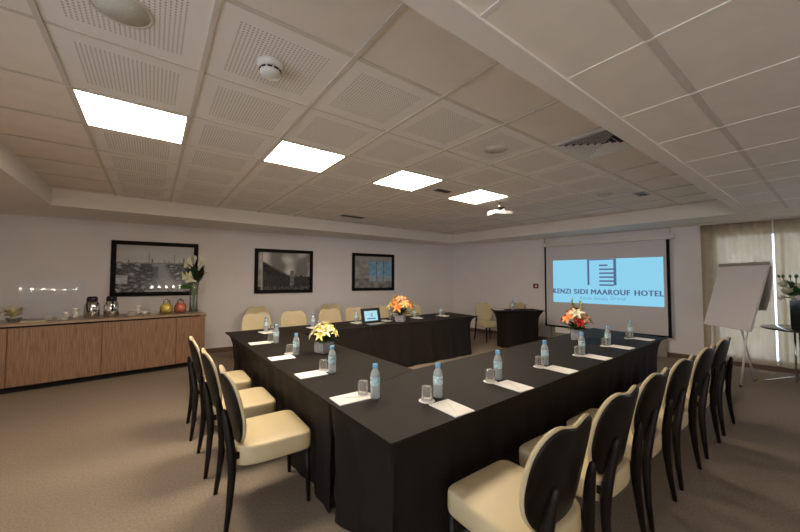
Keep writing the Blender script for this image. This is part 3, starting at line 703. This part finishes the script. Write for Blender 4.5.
# cups and saucers
sau = MB().lathe([(.035, 0), (.05, .003), (.074, .014), (.073, .016), (.045, .006), (.001, .005)], seg=24).build('saucer', 'china'); tag(sau, 'x', 'saucer')
cup = empty('coffee_cup', (0, 0, 0), 0, 'x', 'cup')
MB().lathe([(.022, 0), (.034, .012), (.042, .055), (.040, .055), (.030, .014), (.001, .008)], seg=22).build('bowl', 'china', cup)
MB().tube([(.040, 0, .045), (.060, 0, .043), (.062, 0, .022), (.036, 0, .018)], .004, 6).build('handle', 'china', cup)
fs_, fc = True, True
def stack_s(px, d, n, where):
    global fs_
    for k in range(n):
        x, y, z = SBP(px, d); place(sau, fs_, (x, y, z + k * .0172), random.uniform(0, 6), 'white saucer %s, number %d from the bottom' % (where, k + 1) if n > 1 else 'single white saucer ' + where, 'white saucers'); fs_ = False
def stack_c(px, d, n, where):
    global fc
    for k in range(n):
        x, y, z = SBP(px, d); place(cup, fc, (x, y, z + k * .052), random.uniform(0, 6), 'white coffee cup %s, %s' % (where, ['lowest', 'second', 'top'][k]), 'white coffee cups'); fc = False
stack_s(-1.97, .28, 4, 'in the leftmost saucer stack'); stack_s(-1.82, .20, 3, 'in the low stack before the left cups'); stack_c(-1.80, .40, 2, 'in the left stack of cups'); stack_c(-1.69, .34, 3, 'in the low stack beside the left thermos')
stack_s(-1.02, .26, 4, 'in the stack right of the jugs'); stack_c(-.93, .42, 3, 'in the stack below the harbour picture'); stack_c(-.85, .28, 1, 'standing before the cup stack'); stack_s(-.74, .22, 3, 'in the stack left of the yellow juice')
# gold decorations and tray
def golddeco(px, d, label, seed):
    random.seed(seed); t = empty('gold_leaf_centrepiece', SBP(px, d), 0, label, 'decoration')
    MB().lathe([(.05, 0), (.055, .01), (.085, .055), (.08, .055), (.05, .014)], seg=20).build('glass_bowl', 'glass', t)
    g = MB()
    for k in range(22):
        an = random.uniform(0, 2 * PI); petal(g, (0, 0, .04), (math.cos(an), math.sin(an), random.uniform(.2, 2.2)), (0, 0, 1), random.uniform(.12, .22), .05, .5)
    g.build('gold_leaves', 'gold', t)
    s3 = MB()
    for k in range(7):
        an = random.uniform(0, 2 * PI); rr = .08 * random.random(); s3.lathe([(.001, -.018), (.013, -.012), (.018, 0), (.013, .012), (.001, .018)], loc=(rr * math.cos(an), rr * math.sin(an), .07 + .06 * random.random()), seg=10)
    s3.build('silver_baubles', 'chrome', t)
golddeco(-2.31, .30, 'glass bowl of gold leaves and silver baubles on the sideboard', 2)
golddeco(-2.52, .26, 'gold leaf bowl cut by the left edge of the photo', 6)
tr = MB(); tr.box((0, 0, .004), (.24, .16, .008)); tag(tr.build('gold_tray', 'gold', loc=SBP(-2.11, .16), bevel=.003), 'small flat gold tray between the gold leaves and saucers', 'tray')

# clear glass guard on the sideboard and the row of small lamps it mirrors
t = empty('glass_guard', (-1.22, 7.34, SZ + .001), math.radians(5.3), 'thin clear glass guard standing on the sideboard, mirroring six small lamps', 'glass panel')
MB().box((0, 0, .30), (.72, .006, .60)).build('pane', 'pane', t)
for x in (-.3, .3): MB().box((x, 0, .006), (.05, .05, .012)).build('foot', 'chrome', t, bevel=.002)
t = empty('lamp_bar', (-1.14, YB, 1.15), 0, 'bar of six small lamps on the wall behind, seen mirrored in the harbour picture', 'lamp')
MB().box((0, .03, -.03), (1.5, .06, .04)).build('bar', 'chrome', t)
for k in range(6):
    MB().lathe([(.001, -.05), (.035, -.036), (.05, 0), (.035, .036), (.001, .05)], loc=(-.68 + .272 * k, .25, 0), seg=16).build('bulb', 'bulb', t)
    MB().tube([(-.68 + .272 * k, .06, -.03), (-.68 + .272 * k, .19, -.02), (-.68 + .272 * k, .23, -.03)], .006, 6).build('arm', 'chrome', t)

# ------------------------------------------------------------------ flip chart
t = empty('flip_chart', (7.02, 1.06, 0), 0, 'grey-white flip chart on white tripod legs before the curtain', 'flip chart')
TL, TR, BL, BR = Vector((7.26, 1.19, 1.79)), Vector((6.80, .625, 1.79)), Vector((7.07, 1.373, .85)), Vector((6.615, .81, .845))
o_ = Vector((7.02, 1.06, 0)); TL -= o_; TR -= o_; BL -= o_; BR -= o_
nrm = (TR - TL).cross(BL - TL).normalized()
if nrm.dot(Vector((-1, .3, 0))) < 0: nrm = -nrm
def slab(name, a, b, c, d, t0, t1, mat, bevel=0):
    return MB().loft([[tuple(p + nrm * t0) for p in (a, b, c, d)], [tuple(p + nrm * t1) for p in (a, b, c, d)]], smooth=False).build(name, mat, t, bevel=bevel)
M['padpaper'] = pbr('flipchart_paper', (.68, .64, .66), .7, var=.01)
slab('board', TL, TR, BR, BL, -.02, 0, 'rail', .002)
k = .012; slab('paper_pad', TL.lerp(BL, .03), TR.lerp(BR, .03), BR, BL, .001, .012, 'padpaper')
u = (TR - TL).normalized(); d = (BL - TL).normalized()
slab('clamp_bar', TL - u * .01 - d * .01, TR + u * .02 - d * .01, TR + u * .02 + d * .035, TL - u * .01 + d * .035, .012, .03, 'greybox')
# pages thrown over the back
bk = []
for s_ in range(9):
    a = s_ / 8; off = -.03 - .10 * math.sin(a * PI * .55); bk.append([tuple(TL.lerp(TR, q / 10) + d * (0.03 + .62 * a) * Vector((1, 1, 1)).x + nrm * (off + .012 * math.sin(q + 3 * a)) + Vector((.0, 0, 0))) for q in range(11)])
bo_ = MB().loft(bk, False, False, closed=False).build('turned_pages', 'darkpaper' if 'darkpaper' in M else 'greybox', t); bo_.modifiers.new('s', 'SOLIDIFY').thickness = .004
lg = [((6.905 - 7.02, .965 - 1.06, 0), TR.lerp(BR, .93) - nrm * .03 + (TL - TR) * .12), ((7.27 - 7.02, 1.33 - 1.06, 0), TL.lerp(BL, .93) - nrm * .03 + (TR - TL) * .12), ((7.50 - 7.02, .89 - 1.06, 0), (TL + TR) / 2 * .35 + (BL + BR) / 2 * .65 - nrm * .05)]
for a, b in lg:
    o = MB().tube([a, tuple(b)], .013, 10).build('leg', 'white', t); MB().lathe([(.018, 0), (.018, .03), (.014, .035)], loc=(a[0], a[1], 0), seg=12).build('rubber_foot', 'blackplastic', o)
MB().tube([tuple(BL.lerp(TL, .07) - nrm * .035), tuple(BR.lerp(TR, .07) - nrm * .035)], .010, 8).build('cross_bar', 'white', t)

# ------------------------------------------------------------------ round table with vase
RX, RY, RZ = 7.83, .29, .83
t = empty('round_table', (RX, RY, 0), 0, 'round dark-topped table on steel legs at the right edge', 'table')
MB().lathe([(.55, RZ - .022), (.56, RZ - .015), (.56, RZ - .006), (.55, RZ), (.001, RZ)], seg=56).build('tabletop', 'greystone', t)
px_ = MB()
for k in range(3):
    a = 2 * PI * k / 3; px_.tube([(.05 * math.cos(a) - .13, .05 * math.sin(a) + .15, .04), (.05 * math.cos(a) - .13, .05 * math.sin(a) + .15, RZ - .022)], .012, 8)
px_.build('column', 'chrome', t)
for k in range(4):
    a = PI / 4 + .9 + k * PI / 2; cxx, cyy = -.13, .15
    MB().tube([(cxx, cyy, .13), (cxx + .12 * math.cos(a), cyy + .12 * math.sin(a), .10), (cxx + .34 * math.cos(a), cyy + .34 * math.sin(a), .012), (cxx + .37 * math.cos(a), cyy + .37 * math.sin(a), .012)], .011, 8).build('leg', 'chrome', t)
v = empty('black_flower_vase', (7.68, .46, RZ + .001), 0, 'dark square vase of white roses and greenery on the round table', 'flowers')
a = .055; ring = lambda s2, z: [(x * s2, y * s2, z) for x, y in ((-a, -a), (a, -a), (a, a), (-a, a))]
MB().loft([ring(.9, 0), ring(1, .02), ring(1.05, .42), ring(.97, .42), ring(.9, .05)], smooth=False).build('vase', 'darkglass', v, bevel=.004)
random.seed(12); f = MB()
for k in range(26):
    an = random.uniform(0, 2 * PI); petal(f, (0, 0, .42), (math.cos(an), math.sin(an), random.uniform(.1, 2.0)), (0, 0, 1), random.uniform(.16, .36), .07, .5)
f.build('foliage', 'leaf', v)
for k, (x, y, z, s2, m_) in enumerate(((-.06, .05, .36, .075, 'ivory'), (.03, -.04, .40, .07, 'ivory'), (-.05, .0, .27, .05, 'ivory'), (-.09, -.03, .28, .045, 'paper'), (-.02, .10, .27, .045, 'paper'), (-.10, .08, .44, .06, 'ivory'), (.05, .05, .36, .06, 'ivory'), (0, -.12, .42, .06, 'ivory'))):
    bloom((x * 1.25, y * 1.25, z * 1.25 + .10), (x * 4 - .7, y * 4, .6), s2 * 1.2, m_, v, np_=9, wd=.8, curl=.2)
f = MB()
for k in range(9):
    an = k * 2.4; f.tube([(0, 0, .42), (.10 * math.cos(an), .10 * math.sin(an), .62), (.16 * math.cos(an), .16 * math.sin(an), .76)], .004, 5)
    f.lathe([(.001, -.03), (.016, -.010), (.016, .008), (.001, .03)], loc=(.16 * math.cos(an), .16 * math.sin(an), .78), seg=8)
f.build('bud_stems', 'leaf', v)

# long low cabinet against the wall under the screen
t = empty('low_cabinet', SW(3.32, .004), wt, 'long low grey-beige cabinet against the wall beneath the projection screen', 'cabinet')
MB().box((0, -.04, .225), (2.27, .075, .45)).build('body', 'greybox', t, bevel=.004)
MB().box((-.85, -.080, .33), (.34, .004, .15)).build('white_plate', 'paper', t)

# ------------------------------------------------------------------ camera, world, light
f, yaw, pitch, roll, H = 332.4949, .6403, .0389, .0029, 1.5531
cyw, syw, cp, sp = math.cos(yaw), math.sin(yaw), math.cos(pitch), math.sin(pitch)
F = Vector((syw * cp, cyw * cp, sp)); R = Vector((cyw, -syw, 0)); U = R.cross(F); c_, s_ = math.cos(roll), math.sin(roll)
R, U = R * c_ + U * s_, U * c_ - R * s_
cam = bpy.data.cameras.new('camera'); co_ = bpy.data.objects.new('camera', cam); C.objects.link(co_)
co_.matrix_world = Matrix(((R.x, U.x, -F.x, 0), (R.y, U.y, -F.y, 0), (R.z, U.z, -F.z, H), (0, 0, 0, 1)))
cam.sensor_fit = 'HORIZONTAL'; cam.sensor_width = 36; cam.lens = 36 * f / 800; cam.clip_start = .02
sc.camera = co_
wd_ = bpy.data.worlds.new('world'); sc.world = wd_; wd_.use_nodes = True; nt = wd_.node_tree; nt.nodes.clear()
bg = nt.nodes.new('ShaderNodeBackground'); wo = nt.nodes.new('ShaderNodeOutputWorld'); L(nt, bg.outputs[0], wo.inputs[0])
bg.inputs[0].default_value = (.76, .88, 1, 1); bg.inputs[1].default_value = 3.4
vs = sc.view_settings; vs.view_transform = 'Standard'; vs.look = 'None'; vs.gamma = 1; vs.use_curve_mapping = False; vs.exposure = 0
sc.cycles.use_denoising = True
try: sc.cycles.denoiser = 'OPENIMAGEDENOISE'
except Exception: pass
sc.cycles.max_bounces = 10; sc.cycles.diffuse_bounces = 6; sc.cycles.transparent_max_bounces = 16
sc.cycles.caustics_reflective = False; sc.cycles.caustics_refractive = False; sc.cycles.sample_clamp_indirect = 4
